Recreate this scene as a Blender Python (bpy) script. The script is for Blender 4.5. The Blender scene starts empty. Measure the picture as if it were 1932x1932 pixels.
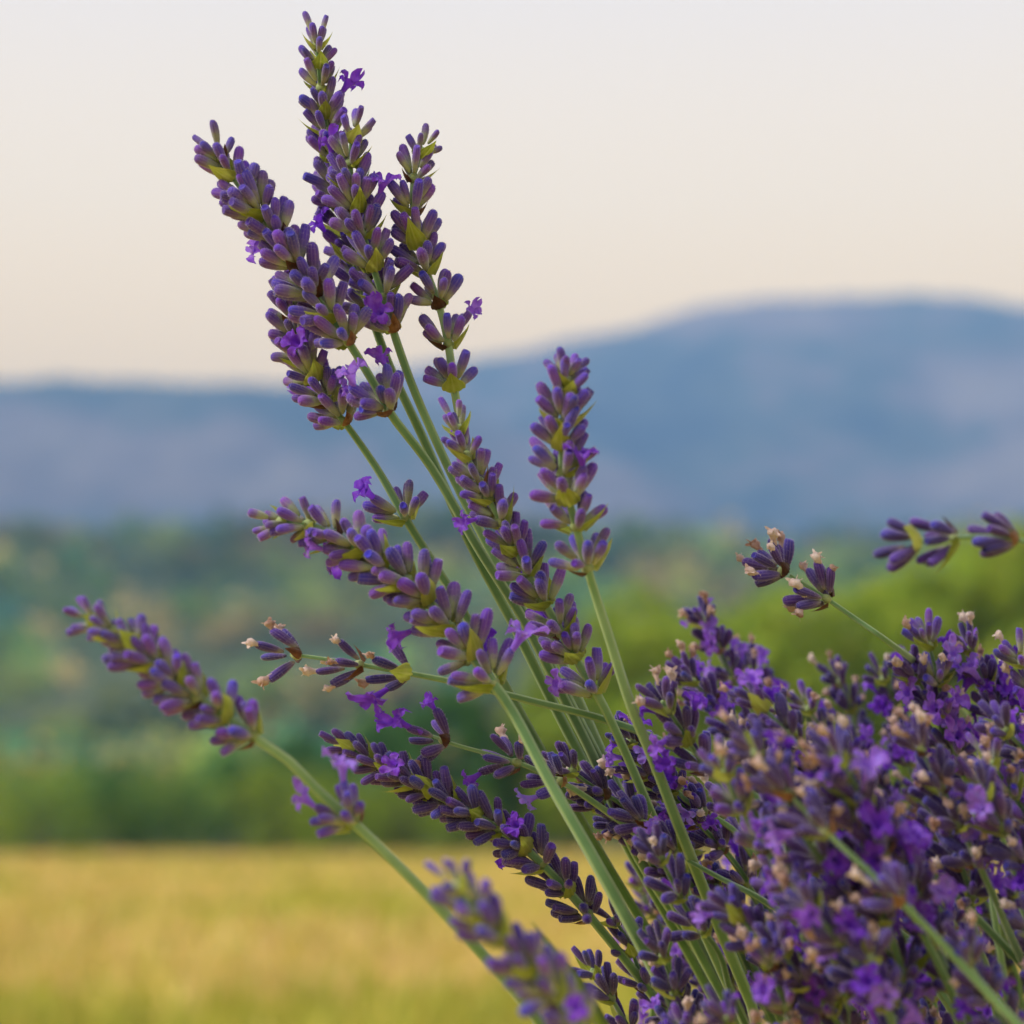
import bpy, math, random
import numpy as np
from mathutils import Vector, Matrix, Quaternion, noise

random.seed(7)
RNG = np.random.default_rng(7)
scene = bpy.context.scene
C = scene.collection
R = math.radians

# ------------------------------------------------------------------ camera
CAM_H = 0.75
PITCH = math.atan((1560 - 966) / 1932 * 0.25 / 0.6)
FOCUS = 0.60
cam = bpy.data.objects.new('camera', bpy.data.cameras.new('camera'))
C.objects.link(cam)
cam.location = (0, 0, CAM_H)
cam.rotation_euler = (R(90) + PITCH, 0, 0)
cam.data.sensor_width = 36
cam.data.lens = 36 * 0.6 / 0.25
cam.data.clip_start = 0.01
cam.data.clip_end = 20000
cam.data.dof.use_dof = True
cam.data.dof.focus_distance = FOCUS
cam.data.dof.aperture_fstop = cam.data.lens / 7.8
scene.camera = cam

# ------------------------------------------------------------------ light
SUN_EL, SUN_AZ = R(40), R(-108)       # azimuth from +Y towards +X
world = bpy.data.worlds.new('World')
scene.world = world
world.use_nodes = True
wn, wl = world.node_tree.nodes, world.node_tree.links
wn.clear()
w_out = wn.new('ShaderNodeOutputWorld')
w_bg = wn.new('ShaderNodeBackground')
w_bg.inputs['Strength'].default_value = 0.088
w_sky = wn.new('ShaderNodeTexSky')
w_sky.sky_type = 'NISHITA'
w_sky.sun_disc = False
w_sky.sun_elevation = SUN_EL
w_sky.sun_rotation = SUN_AZ
w_sky.dust_density = 3.0
w_co = wn.new('ShaderNodeTexCoord')
w_sep = wn.new('ShaderNodeSeparateXYZ')
w_ramp = wn.new('ShaderNodeValToRGB')     # thin high overcast, warm low down
cr = w_ramp.color_ramp
cr.elements[0].position = 0.0
cr.elements[0].color = (27.0, 16.0, 4.6, 1)
cr.elements[1].position = 1.0
cr.elements[1].color = (9.5, 9.5, 9.8, 1)
for p, c in ((0.17, (25.5, 16.6, 4.6, 1)), (0.25, (19.6, 15.0, 8.4, 1)), (0.36, (13.6, 12.2, 10.9, 1))):
    e = cr.elements.new(p)
    e.color = c
w_mix = wn.new('ShaderNodeMixRGB')
w_mix.inputs['Fac'].default_value = 0.9
wl.new(w_co.outputs['Generated'], w_sep.inputs[0])
wl.new(w_sep.outputs['Z'], w_ramp.inputs['Fac'])
wl.new(w_sky.outputs['Color'], w_mix.inputs['Color1'])
wl.new(w_ramp.outputs['Color'], w_mix.inputs['Color2'])
wl.new(w_mix.outputs['Color'], w_bg.inputs['Color'])
wl.new(w_bg.outputs[0], w_out.inputs[0])

sun = bpy.data.objects.new('sun', bpy.data.lights.new('sun', 'SUN'))
C.objects.link(sun)
sun.data.energy = 4.0
sun.data.angle = R(10)
sun.data.color = (1.0, 0.94, 0.85)
sd = Vector((math.sin(SUN_AZ) * math.cos(SUN_EL), math.cos(SUN_AZ) * math.cos(SUN_EL), math.sin(SUN_EL)))
sun.rotation_euler = (-sd).to_track_quat('-Z', 'Y').to_euler()

vs = scene.view_settings
scene.display_settings.display_device = 'sRGB'
vs.view_transform = 'Standard'
vs.look = 'None'
vs.exposure = 0.36
vs.gamma = 1.0
vs.use_curve_mapping = False
scene.render.engine = 'CYCLES'
cy = scene.cycles
cy.use_denoising = True
cy.max_bounces = 6
cy.diffuse_bounces = 3
cy.glossy_bounces = 2
cy.transmission_bounces = 3
cy.transparent_max_bounces = 4
cy.volume_bounces = 0

# ------------------------------------------------------------------ helpers
FW = Vector((0, math.cos(PITCH), math.sin(PITCH)))
UP = Vector((0, -math.sin(PITCH), math.cos(PITCH)))
K = 0.25 / 0.6 / 1932


def P(u, v, d):
    """point that stands d metres in front of the viewer (u, v: 1932 px frame)"""
    return Vector((0, 0, CAM_H)) + Vector((1, 0, 0)) * ((u - 966) * K * d) + UP * ((966 - v) * K * d) + FW * d


def proj(p):
    q = p - Vector((0, 0, CAM_H))
    d = q.dot(FW)
    return 966 + q.x / (K * d), 966 - q.dot(UP) / (K * d)


def mesh(name, verts, faces, mats, smooth=True, midx=None):
    m = bpy.data.meshes.new(name)
    m.from_pydata([tuple(v) for v in verts], [], faces)
    for mt in mats:
        m.materials.append(mt)
    if smooth:
        m.polygons.foreach_set('use_smooth', [True] * len(m.polygons))
    if midx is not None:
        m.polygons.foreach_set('material_index', midx)
    m.update()
    return m


def quads_mesh(name, V, mats, smooth=False, cols=None):
    """V: (n,k,3) array of n separate k-gons; cols: (n,3)"""
    n, k = V.shape[:2]
    m = bpy.data.meshes.new(name)
    m.vertices.add(n * k)
    m.vertices.foreach_set('co', V.reshape(-1).astype(np.float32))
    m.loops.add(n * k)
    m.loops.foreach_set('vertex_index', np.arange(n * k, dtype=np.int32))
    m.polygons.add(n)
    m.polygons.foreach_set('loop_start', np.arange(0, n * k, k, dtype=np.int32))
    m.polygons.foreach_set('loop_total', np.full(n, k, dtype=np.int32))
    m.update(calc_edges=True)
    for mt in mats:
        m.materials.append(mt)
    if cols is not None:
        at = m.attributes.new('tint', 'FLOAT_COLOR', 'POINT')
        c4 = np.ones((n * k, 4), dtype=np.float32)
        c4[:, :3] = np.repeat(cols, k, axis=0)
        at.data.foreach_set('color', c4.reshape(-1))
    return m


def obj(name, data, parent=None, mat=None, **props):
    o = bpy.data.objects.new(name, data)
    C.objects.link(o)
    if parent is not None:
        o.parent = parent
    if mat is not None:
        o.matrix_basis = mat
    for k, v in props.items():
        o[k] = v
    return o


class NT:
    """small helper round a material's node tree"""
    def __init__(self, name):
        self.m = bpy.data.materials.new(name)
        self.m.use_nodes = True
        self.n = self.m.node_tree.nodes
        self.l = self.m.node_tree.links
        self.n.clear()
        self.out = self.n.new('ShaderNodeOutputMaterial')

    def add(self, t, **kw):
        x = self.n.new(t)
        for k, v in kw.items():
            if k in x.inputs:
                x.inputs[k].default_value = v
            else:
                setattr(x, k, v)
        return x

    def ln(self, a, b):
        self.l.new(a, b)

    def ramp(self, fac, stops):
        r = self.n.new('ShaderNodeValToRGB')
        e = r.color_ramp.elements
        e[0].position, e[0].color = stops[0][0], (*stops[0][1], 1)
        e[1].position, e[1].color = stops[-1][0], (*stops[-1][1], 1)
        for p, c in stops[1:-1]:
            x = e.new(p)
            x.color = (*c, 1)
        self.l.new(fac, r.inputs['Fac'])
        return r.outputs['Color']

    def mixc(self, fac, a, b, mode='MIX'):
        x = self.n.new('ShaderNodeMixRGB')
        x.blend_type = mode
        for s, v in ((x.inputs['Fac'], fac), (x.inputs['Color1'], a), (x.inputs['Color2'], b)):
            if isinstance(v, (int, float)):
                s.default_value = v
            elif isinstance(v, tuple):
                s.default_value = (*v, 1)
            else:
                self.l.new(v, s)
        return x.outputs['Color']

    def math(self, op, a, b=0.0, clamp=False):
        x = self.n.new('ShaderNodeMath')
        x.operation = op
        x.use_clamp = clamp
        for s, v in ((x.inputs[0], a), (x.inputs[1], b)):
            if isinstance(v, (int, float)):
                s.default_value = v
            else:
                self.l.new(v, s)
        return x.outputs[0]

    def surf(self, col, rough=0.7, sheen=0.0, transl=0.0, spec=0.3, bump=None, bstr=0.3, bdist=0.0002, sheen_tint=(1, 1, 1), sss=0.0):
        b = self.n.new('ShaderNodeBsdfPrincipled')
        b.inputs['Roughness'].default_value = rough
        b.inputs['Specular IOR Level'].default_value = spec
        if isinstance(col, tuple):
            b.inputs['Base Color'].default_value = (*col, 1)
        else:
            self.l.new(col, b.inputs['Base Color'])
        if sheen:
            b.inputs['Sheen Weight'].default_value = sheen
            b.inputs['Sheen Roughness'].default_value = 0.45
            b.inputs['Sheen Tint'].default_value = (*sheen_tint, 1)
        nrm = None
        if bump is not None:
            bp = self.n.new('ShaderNodeBump')
            bp.inputs['Strength'].default_value = bstr
            bp.inputs['Distance'].default_value = bdist
            self.l.new(bump, bp.inputs['Height'])
            self.l.new(bp.outputs[0], b.inputs['Normal'])
        if transl:
            t = self.n.new('ShaderNodeBsdfTranslucent')
            if isinstance(col, tuple):
                t.inputs['Color'].default_value = (*col, 1)
            else:
                self.l.new(col, t.inputs['Color'])
            mx = self.n.new('ShaderNodeMixShader')
            mx.inputs[0].default_value = transl
            self.l.new(b.outputs[0], mx.inputs[1])
            self.l.new(t.outputs[0], mx.inputs[2])
            self.l.new(mx.outputs[0], self.out.inputs['Surface'])
        else:
            self.l.new(b.outputs[0], self.out.inputs['Surface'])
        return self.m


# ------------------------------------------------------------------ materials
def mat_bud(name, stops, blue):
    t = NT(name)
    co = t.add('ShaderNodeTexCoord')
    sep = t.add('ShaderNodeSeparateXYZ')
    t.ln(co.outputs['Object'], sep.inputs[0])
    info = t.add('ShaderNodeObjectInfo')
    nz = t.add('ShaderNodeTexNoise', Scale=900.0, Detail=3.0)
    t.ln(co.outputs['Object'], nz.inputs['Vector'])
    z = t.math('DIVIDE', sep.outputs['Z'], 0.0065)
    z = t.math('ADD', z, t.math('MULTIPLY', t.math('SUBTRACT', nz.outputs[0], 0.5), 0.35))
    z = t.math('ADD', z, t.math('MULTIPLY', t.math('SUBTRACT', info.outputs['Random'], 0.5), 0.34), True)
    col = t.ramp(z, stops)
    rnd2 = t.math('FRACT', t.math('MULTIPLY', info.outputs['Random'], 17.3))
    hs = t.add('ShaderNodeHueSaturation')
    t.ln(col, hs.inputs['Color'])
    t.ln(t.math('ADD', 0.468 + blue, t.math('MULTIPLY', rnd2, 0.045)), hs.inputs['Hue'])
    t.ln(t.math('ADD', 0.72, t.math('MULTIPLY', t.math('FRACT', t.math('MULTIPLY', info.outputs['Random'], 7.7)), 0.6)), hs.inputs['Value'])
    # pale hairy ribs
    at = t.add('ShaderNodeAttribute', attribute_name='rib')
    col2 = t.mixc(t.math('MULTIPLY', at.outputs['Fac'], 0.26), hs.outputs[0], (0.34, 0.24, 0.46))
    nf = t.add('ShaderNodeTexNoise', Scale=7000.0, Detail=2.0)
    t.ln(co.outputs['Object'], nf.inputs['Vector'])
    return t.surf(col2, 0.75, sheen=0.38, spec=0.2, bump=nf.outputs[0], bstr=0.7, bdist=0.00012, sheen_tint=(0.85, 0.75, 1.0))


M = {}
M['bud_fresh'] = mat_bud('bud_fresh', [(0.0, (0.28, 0.34, 0.12)), (0.30, (0.24, 0.28, 0.17)), (0.52, (0.15, 0.095, 0.25)), (0.74, (0.105, 0.036, 0.31)), (1.0, (0.075, 0.018, 0.34))], 0.0)
M['bud_mature'] = mat_bud('bud_mature', [(0.0, (0.20, 0.20, 0.14)), (0.16, (0.10, 0.065, 0.14)), (0.4, (0.042, 0.013, 0.12)), (0.75, (0.038, 0.008, 0.15)), (1.0, (0.06, 0.018, 0.24))], -0.006)
t = NT('fuzz')
M['fuzz'] = t.surf((0.55, 0.50, 0.62), 0.6, transl=0.4, spec=0.2)


def mat_leafy(name, stops, scale, transl, rough=0.6, vein=None):
    t = NT(name)
    co = t.add('ShaderNodeTexCoord')
    info = t.add('ShaderNodeObjectInfo')
    nz = t.add('ShaderNodeTexNoise', Scale=scale, Detail=4.0)
    t.ln(co.outputs['Object'], nz.inputs['Vector'])
    f = t.math('ADD', nz.outputs[0], t.math('MULTIPLY', t.math('SUBTRACT', info.outputs['Random'], 0.5), 0.5))
    col = t.ramp(f, stops)
    if vein:
        at = t.add('ShaderNodeAttribute', attribute_name='rib')
        col = t.mixc(t.math('MULTIPLY', at.outputs['Fac'], 0.6), col, vein)
    wv = t.add('ShaderNodeTexNoise', Scale=scale * 6)
    t.ln(co.outputs['Object'], wv.inputs['Vector'])
    return t.surf(col, rough, sheen=0.2, transl=transl, bump=wv.outputs[0], bstr=0.6, bdist=0.0002)


M['bract'] = mat_leafy('bract', [(0.25, (0.19, 0.25, 0.015)), (0.5, (0.32, 0.39, 0.035)), (0.8, (0.43, 0.44, 0.09))], 500, 0.4, vein=(0.54, 0.58, 0.16))
M['bract_dry'] = mat_leafy('bract_dry', [(0.25, (0.045, 0.014, 0.004)), (0.55, (0.13, 0.045, 0.012)), (0.85, (0.30, 0.15, 0.06))], 500, 0.2)
M['node'] = mat_leafy('node', [(0.3, (0.20, 0.26, 0.09)), (0.7, (0.30, 0.36, 0.16))], 300, 0.0)
M['withered'] = mat_leafy('withered', [(0.2, (0.36, 0.20, 0.15)), (0.45, (0.58, 0.42, 0.38)), (0.8, (0.74, 0.64, 0.60))], 500, 0.3)
M['leaf'] = mat_leafy('leaf', [(0.3, (0.08, 0.16, 0.03)), (0.7, (0.17, 0.28, 0.07))], 200, 0.25)


def mat_petal():
    t = NT('petal')
    co = t.add('ShaderNodeTexCoord')
    info = t.add('ShaderNodeObjectInfo')
    nz = t.add('ShaderNodeTexNoise', Scale=500.0, Detail=3.0)
    t.ln(co.outputs['Object'], nz.inputs['Vector'])
    f = t.math('ADD', t.math('MULTIPLY', nz.outputs[0], 0.6), t.math('MULTIPLY', info.outputs['Random'], 0.5), True)
    col = t.ramp(f, [(0.2, (0.12, 0.022, 0.52)), (0.5, (0.22, 0.05, 0.66)), (0.75, (0.36, 0.18, 0.78)), (1.0, (0.26, 0.28, 0.74))])
    return t.surf(col, 0.55, sheen=0.3, transl=0.45, spec=0.2)


M['petal'] = mat_petal()


def mat_stem():
    t = NT('stem')
    co = t.add('ShaderNodeTexCoord')
    info = t.add('ShaderNodeObjectInfo')
    nz = t.add('ShaderNodeTexNoise', Scale=60.0, Detail=4.0)
    t.ln(co.outputs['Object'], nz.inputs['Vector'])
    f = t.math('ADD', nz.outputs[0], t.math('MULTIPLY', t.math('SUBTRACT', info.outputs['Random'], 0.5), 0.3))
    col = t.ramp(f, [(0.25, (0.075, 0.17, 0.06)), (0.55, (0.14, 0.26, 0.11)), (0.85, (0.24, 0.36, 0.18))])
    at = t.add('ShaderNodeAttribute', attribute_name='rib')
    col = t.mixc(t.math('MULTIPLY', at.outputs['Fac'], 0.5), col, (0.42, 0.50, 0.24))
    nf = t.add('ShaderNodeTexNoise', Scale=2500.0, Detail=3.0)
    t.ln(co.outputs['Object'], nf.inputs['Vector'])
    return t.surf(col, 0.6, sheen=0.25, spec=0.3, bump=nf.outputs[0], bstr=0.4, bdist=0.0001)


M['stem'] = mat_stem()


def mat_tint(name, transl, rough=0.7, nscale=0.5, amount=0.35):
    """leaf colours taken from the piece's own colour, varied by a noise"""
    t = NT(name)
    at = t.add('ShaderNodeAttribute', attribute_name='tint')
    co = t.add('ShaderNodeTexCoord')
    nz = t.add('ShaderNodeTexNoise', Scale=nscale, Detail=3.0)
    t.ln(co.outputs['Object'], nz.inputs['Vector'])
    hs = t.add('ShaderNodeHueSaturation')
    t.ln(at.outputs['Color'], hs.inputs['Color'])
    t.ln(t.math('ADD', 1 - amount, t.math('MULTIPLY', nz.outputs[0], amount * 2)), hs.inputs['Value'])
    return t.surf(hs.outputs[0], rough, transl=transl, spec=0.2)


M['tree_leaf'] = mat_tint('tree_leaf', 0.35)
M['forest_leaf'] = mat_tint('forest_leaf', 0.25, nscale=0.15)
M['grass'] = mat_tint('grass', 0.3, nscale=0.8, amount=0.2)


def mat_noise(name, stops, scale, rough=0.9, bump=0.0, bd=0.1, stretch=(1, 1, 1)):
    t = NT(name)
    co = t.add('ShaderNodeTexCoord')
    mp = t.add('ShaderNodeMapping')
    mp.inputs['Scale'].default_value = stretch
    t.ln(co.outputs['Object'], mp.inputs[0])
    n1 = t.add('ShaderNodeTexNoise', Scale=scale, Detail=6.0, Roughness=0.6)
    n2 = t.add('ShaderNodeTexNoise', Scale=scale * 7, Detail=4.0)
    t.ln(mp.outputs[0], n1.inputs['Vector'])
    t.ln(mp.outputs[0], n2.inputs['Vector'])
    f = t.math('ADD', t.math('MULTIPLY', n1.outputs[0], 0.75), t.math('MULTIPLY', n2.outputs[0], 0.25))
    return t.surf(t.ramp(f, stops), rough, spec=0.1, bump=n2.outputs[0] if bump else None, bstr=bump, bdist=bd)


M['bark'] = mat_noise('bark', [(0.3, (0.05, 0.035, 0.025)), (0.7, (0.16, 0.12, 0.09))], 6, bump=0.5, bd=0.02)
M['ground'] = mat_noise('ground', [(0.3, (0.035, 0.05, 0.018)), (0.5, (0.06, 0.085, 0.03)), (0.7, (0.13, 0.12, 0.06))], 0.02)
M['field'] = mat_noise('field', [(0.3, (0.30, 0.28, 0.05)), (0.45, (0.52, 0.42, 0.08)), (0.6, (0.62, 0.44, 0.13)), (0.75, (0.66, 0.48, 0.19))], 0.5, bump=0.4, bd=0.05)
M['mountain'] = mat_noise('mountain', [(0.40, (0.015, 0.03, 0.03)), (0.48, (0.06, 0.075, 0.05)), (0.54, (0.13, 0.10, 0.09)), (0.62, (0.20, 0.16, 0.13))], 0.0028, bump=0.3, bd=8)

# ------------------------------------------------------------------ the land
def fbm(x, y, s, o=4):
    return noise.fractal(Vector((x * s, y * s, 3.7)), 1.0, 2.0, o)


def hill_h(x, y):
    if y < 95:
        return 0.0
    t1 = min(1, max(0, (y - 100) / 800))
    h = 88 * (t1 * t1 * (3 - 2 * t1))
    h += fbm(x, y, 1 / 260.) * 16 * min(1, (y - 100) / 250)
    if y > 900:
        h -= (y - 900) * 0.16
    return max(h, -30)


def grid(name, xs, ys, fh, mat, **kw):
    vs_, fs = [], []
    for y in ys:
        for x in xs:
            vs_.append((x, y, fh(x, y)))
    nx = len(xs)
    for j in range(len(ys) - 1):
        for i in range(nx - 1):
            a = j * nx + i
            fs.append((a, a + 1, a + nx + 1, a + nx))
    return obj(name, mesh(name, vs_, fs, [mat]), **kw)


gx = sorted(set([-5000, -3500, -2500, -1800, -1300] + list(range(-900, 901, 30)) + [1300, 1800, 2500, 3500, 5000]))
gy = [-3000, -1000, -200, -40, 0, 40, 80, 100] + list(range(120, 1300, 25)) + [1400, 1700, 2200, 3000, 4000, 5000]
grid('ground', gx, gy, lambda x, y: hill_h(x, y), M['ground'], kind='structure')
FIELD_Y = 66.0
grid('field', [-140 + 10 * i for i in range(29)], [-15 + 6 * i for i in range(17)] + [FIELD_Y], lambda x, y: 0.004, M['field'], kind='structure')


def ridge(name, pts, dist, depth_f, depth_b, rough, mat):
    """a mountain whose crest follows points (u, v) at a given distance"""
    us = [p[0] for p in pts]
    crest = [P(p[0], p[1], dist).z for p in pts]
    xs_ = [P(p[0], 1560, dist).x for p in pts]
    y0 = P(966, 1560, dist).y
    x0, x1 = xs_[0], xs_[-1]
    N, Mj = 240, 46
    vv, ff = [], []
    for j in range(Mj + 1):
        q = j / Mj
        for i in range(N + 1):
            x = x0 + (x1 - x0) * i / N
            cz = float(np.interp(x, xs_, crest))
            if q < 0.66:
                k = q / 0.66
                y = y0 - depth_f * (1 - k)
                prof = k ** 1.25
            else:
                k = (q - 0.66) / 0.34
                y = y0 + depth_b * k
                prof = 1 - k ** 1.4
            rav = noise.fractal(Vector((x / 420., y / 700., 1.3)), 1.0, 2.0, 5) * rough
            z = -25 + (cz + 25) * prof + rav * min(1, 4 * prof * (1.02 - prof)) + noise.noise(Vector((x / 45., y / 45., 0.4))) * 5 * prof
            vv.append((x, y + noise.noise(Vector((x / 300., q * 3, 9))) * 60, z))
    for j in range(Mj):
        for i in range(N):
            a = j * (N + 1) + i
            ff.append((a, a + 1, a + N + 2, a + N + 1))
    return obj(name, mesh(name, vv, ff, [mat]), kind='structure')


ridge('mountain_ridge', [(-2600, 1250), (-1500, 800), (-700, 690), (-300, 705), (0, 684), (90, 674), (200, 690), (330, 697), (560, 699), (700, 712), (900, 760), (1200, 860), (1700, 1100), (2200, 1500)], 2500, 1100, 900, 70, M['mountain'])
ridge('mountain', [(-1200, 1300), (-300, 800), (300, 715), (640, 690), (760, 668), (900, 642), (1080, 603), (1180, 588), (1260, 563), (1380, 536), (1470, 528), (1600, 524), (1740, 530), (1932, 545), (2300, 590), (2900, 560), (3600, 800), (4600, 1300)], 3100, 1500, 900, 80, M['mountain'])

# ------------------------------------------------------------------ wood on the slopes
def crown_quads(n, lobes, size, rng):
    """n leaf-clump quads spread over the skin of ellipsoid lobes [(centre, radii)]"""
    idx = rng.integers(0, len(lobes), n)
    cen = np.array([l[0] for l in lobes])[idx]
    rad = np.array([l[1] for l in lobes])[idx]
    d = rng.normal(size=(n, 3))
    d /= np.linalg.norm(d, axis=1)[:, None]
    r = rng.uniform(0.78, 1.10, (n, 1))
    p = cen + d * rad * r
    nrm = d + rng.normal(scale=0.55, size=(n, 3))
    nrm /= np.linalg.norm(nrm, axis=1)[:, None]
    a = np.cross(nrm, rng.normal(size=(n, 3)))
    a /= np.linalg.norm(a, axis=1)[:, None]
    b = np.cross(nrm, a)
    s = size * rng.uniform(0.6, 1.3, (n, 1))
    return np.stack([p - a * s, p - b * s * 0.55, p + a * s, p + b * s * 0.6], axis=1)


PAL = 2.1 * np.array([(0.055, 0.105, 0.022), (0.03, 0.09, 0.045), (0.085, 0.13, 0.025), (0.025, 0.075, 0.055), (0.11, 0.135, 0.03), (0.20, 0.16, 0.06), (0.035, 0.10, 0.06)])


def forest():
    Vs, Cs = [], []
    rng = np.random.default_rng(3)
    cnt = 0
    while cnt < 1500:
        y = 84 + 876 * rng.random() ** 0.8
        x = (rng.random() - 0.5) * 2 * (0.27 * y + 14)
        if y < 100 and x > -9:
            continue
        g = fbm(x + 400, y, 1 / 90., 3)
        tall = (5 + 8 * rng.random()) * (0.35 + 0.65 * min(1, (y - 90) / 200))
        if g < -0.42:
            continue                                  # clearings
        z = hill_h(x, y) - 0.3
        r = tall * rng.uniform(0.33, 0.5)
        nl = 5
        lobes = [((x + rng.normal() * r * .45, y + rng.normal() * r * .45, z + tall * rng.uniform(.35, .78)), (r * .68, r * .68, tall * .26)) for _ in range(nl)]
        n = 70 if y > 250 else 170
        Vs.append(crown_quads(n, lobes, 0.11 * tall if y > 250 else 0.075 * tall, rng))
        k = int(rng.choice(7, p=[.2, .15, .2, .10, .14, .08, .13]))
        if fbm(x, y - 900, 1 / 70., 2) > 0.3:
            k = int(rng.choice([4, 5, 5, 2]))
        c = PAL[k] * rng.uniform(0.8, 1.3) * min(1.7, max(.4, 1 + 1.3 * fbm(x - 300, y + 50, 1 / 55., 3)))
        Cs.append(np.repeat(c[None], n, 0) * rng.uniform(.8, 1.2, (n, 1)))
        cnt += 1
    m = quads_mesh('wooded_slope', np.concatenate(Vs), [M['forest_leaf']], cols=np.concatenate(Cs))
    obj('wooded_slope', m, kind='stuff', label='distant mixed woodland covering the slope below the blue mountains', category='woodland')


forest()


def dry_grass():
    rng = np.random.default_rng(5)
    n = 42000
    y = 2.5 * np.exp(rng.random(n) * math.log((FIELD_Y + 2) / 2.5))
    x = (rng.random(n) - 0.5) * 2 * (0.30 * y + 1.2)
    keep = ~((y < 3.0) & (np.abs(x) < 0))
    x, y = x[keep], y[keep]
    n = len(x)
    h = rng.uniform(.05, .15, n) * (1 + .5 * (rng.random(n) > .9))
    a = rng.random(n) * math.tau
    w = (.008 + .0016 * y)
    lean = rng.normal(scale=.05, size=(n, 2))
    base = np.stack([x, y, np.full(n, .003)], 1)
    side = np.stack([np.cos(a) * w, np.sin(a) * w, np.zeros(n)], 1)
    tip = base + np.stack([lean[:, 0], lean[:, 1], h], 1)
    V = np.stack([base - side, base + side, tip], 1)
    pal = np.array([(.62, .46, .15), (.68, .52, .20), (.50, .44, .08), (.34, .36, .05), (.58, .42, .16)])
    g = np.array([noise.noise(Vector((X * .35, Y * .16, 2))) for X, Y in zip(x, y)])
    k = rng.choice(5, n, p=[.34, .2, .22, .08, .16])
    gm = (g + rng.normal(scale=.10, size=n)) > .20
    k[gm] = rng.choice([2, 3, 3], gm.sum())
    cols = pal[k] * rng.uniform(.8, 1.15, (n, 1))
    m = quads_mesh('dry_grass', V, [M['grass']], cols=cols)
    obj('dry_grass', m, kind='stuff', label='golden dry grass covering the open field', category='grass')


dry_grass()


# ------------------------------------------------------------------ trees at the field's edge
def tube(path, radii, seg=8, ribs=0, ribamp=0.0, cap=True):
    """swept tube; returns verts, faces, rib value per vert"""
    vs_, fs, rb = [], [], []
    n = len(path)
    prev = None
    for i, p in enumerate(path):
        tg = (path[min(i + 1, n - 1)] - path[max(i - 1, 0)]).normalized()
        if prev is None:
            a = tg.orthogonal().normalized()
        else:
            a = (prev - tg * prev.dot(tg)).normalized()
        prev = a
        b = tg.cross(a)
        for s in range(seg):
            th = math.tau * s / seg
            c = math.cos(ribs * th) if ribs else 0
            r = radii[i] * (1 + ribamp * c)
            vs_.append(p + a * math.cos(th) * r + b * math.sin(th) * r)
            rb.append(max(0, c))
    for i in range(n - 1):
        for s in range(seg):
            s2 = (s + 1) % seg
            fs.append((i * seg + s, i * seg + s2, (i + 1) * seg + s2, (i + 1) * seg + s))
    if cap:
        fs.append(tuple(range(seg - 1, -1, -1)))
        fs.append(tuple((n - 1) * seg + s for s in range(seg)))
    return vs_, fs, rb


def rib_attr(m, rb):
    at = m.attributes.new('rib', 'FLOAT', 'POINT')
    at.data.foreach_set('value', rb)


def tree_meshes(seed, h, wd, low, pal, nleaf):
    """trunk with limbs, and a crown of leaf clumps round the limb ends"""
    rng = np.random.default_rng(seed)
    rr = random.Random(seed)
    V, F = [], []

    def put(path, rad):
        v, f, _ = tube(path, rad, 8)
        o = len(V)
        V.extend(v)
        F.extend([tuple(i + o for i in q) for q in f])
    top = Vector((rr.uniform(-.3, .3), rr.uniform(-.3, .3), h * .72))
    tr = [Vector((0, 0, -.1)), Vector((rr.uniform(-.1, .1), 0, h * .2)), top * .6, top]
    put(tr, [h * .026, h * .02, h * .014, h * .005])
    lobes = []
    nl = 15
    for k in range(nl):
        a = k * 2.4 + rr.random()
        q = low + (1 - low) * (k + .5) / nl
        zz = h * q
        env = math.sin(math.pi * min(1, max(0.12, (q - low) / (1 - low) * .82 + .16))) ** .7
        r = wd * env * rr.uniform(.55, 1.0)
        e = Vector((math.cos(a) * r, math.sin(a) * r, zz * .93))
        s = Vector((0, 0, max(.1, zz * .55)))
        put([s, (s + e) * .5 + Vector((0, 0, h * .02)), e], [h * .009, h * .006, h * .002])
        lr = wd * rr.uniform(.30, .5)
        lobes.append(((e.x, e.y, e.z), (lr, lr, lr * .75)))
    tm = mesh('trunk', V, F, [M['bark']])
    Q = crown_quads(nleaf, lobes, h * .026, rng)
    base = np.array(pal)
    k = rng.integers(0, len(base), nleaf)
    cols = base[k] * rng.uniform(.75, 1.25, (nleaf, 1))
    cm = quads_mesh('crown', Q, [M['tree_leaf']], cols=cols)
    return tm, cm


LIME = [(.25, .38, .02), (.31, .41, .03), (.19, .31, .02), (.36, .40, .04)]
DEEP = [(.06, .17, .03), (.08, .20, .03), (.045, .13, .03)]
OLIV = [(.28, .38, .025), (.36, .42, .035), (.20, .32, .02)]
KINDS = {
    'lime_tree': [tree_meshes(11, 10, 3.6, .12, LIME, 4200), tree_meshes(12, 9, 3.4, .10, LIME, 4200)],
    'deep_tree': [tree_meshes(13, 7, 2.7, .08, DEEP, 3600), tree_meshes(14, 9, 3.2, .10, DEEP, 3600)],
    'deep_bush': [tree_meshes(15, 3.2, 2.0, .04, DEEP, 2600), tree_meshes(16, 2.8, 1.8, .04, DEEP + OLIV[:1], 2600)],
    'olive_bush': [tree_meshes(17, 3.0, 2.0, .04, OLIV, 2600), tree_meshes(18, 2.6, 1.9, .04, OLIV + LIME[:1], 2600)],
}


def plant_tree(name, kind, var, u, d, scale, label, cat, group):
    d *= .78
    scale *= .78
    p = P(u, 1560, d)
    z = hill_h(p.x, p.y)
    root = obj(name, None, None, Matrix.Translation((p.x, p.y, z - .02)) @ Matrix.Rotation(random.random() * 6.28, 4, 'Z') @ Matrix.Diagonal((scale, scale, scale * random.uniform(.95, 1.05), 1)), label=label, category=cat, group=group)
    tm, cm = KINDS[kind][var]
    obj('trunk', tm, root)
    obj('crown', cm, root)


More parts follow.
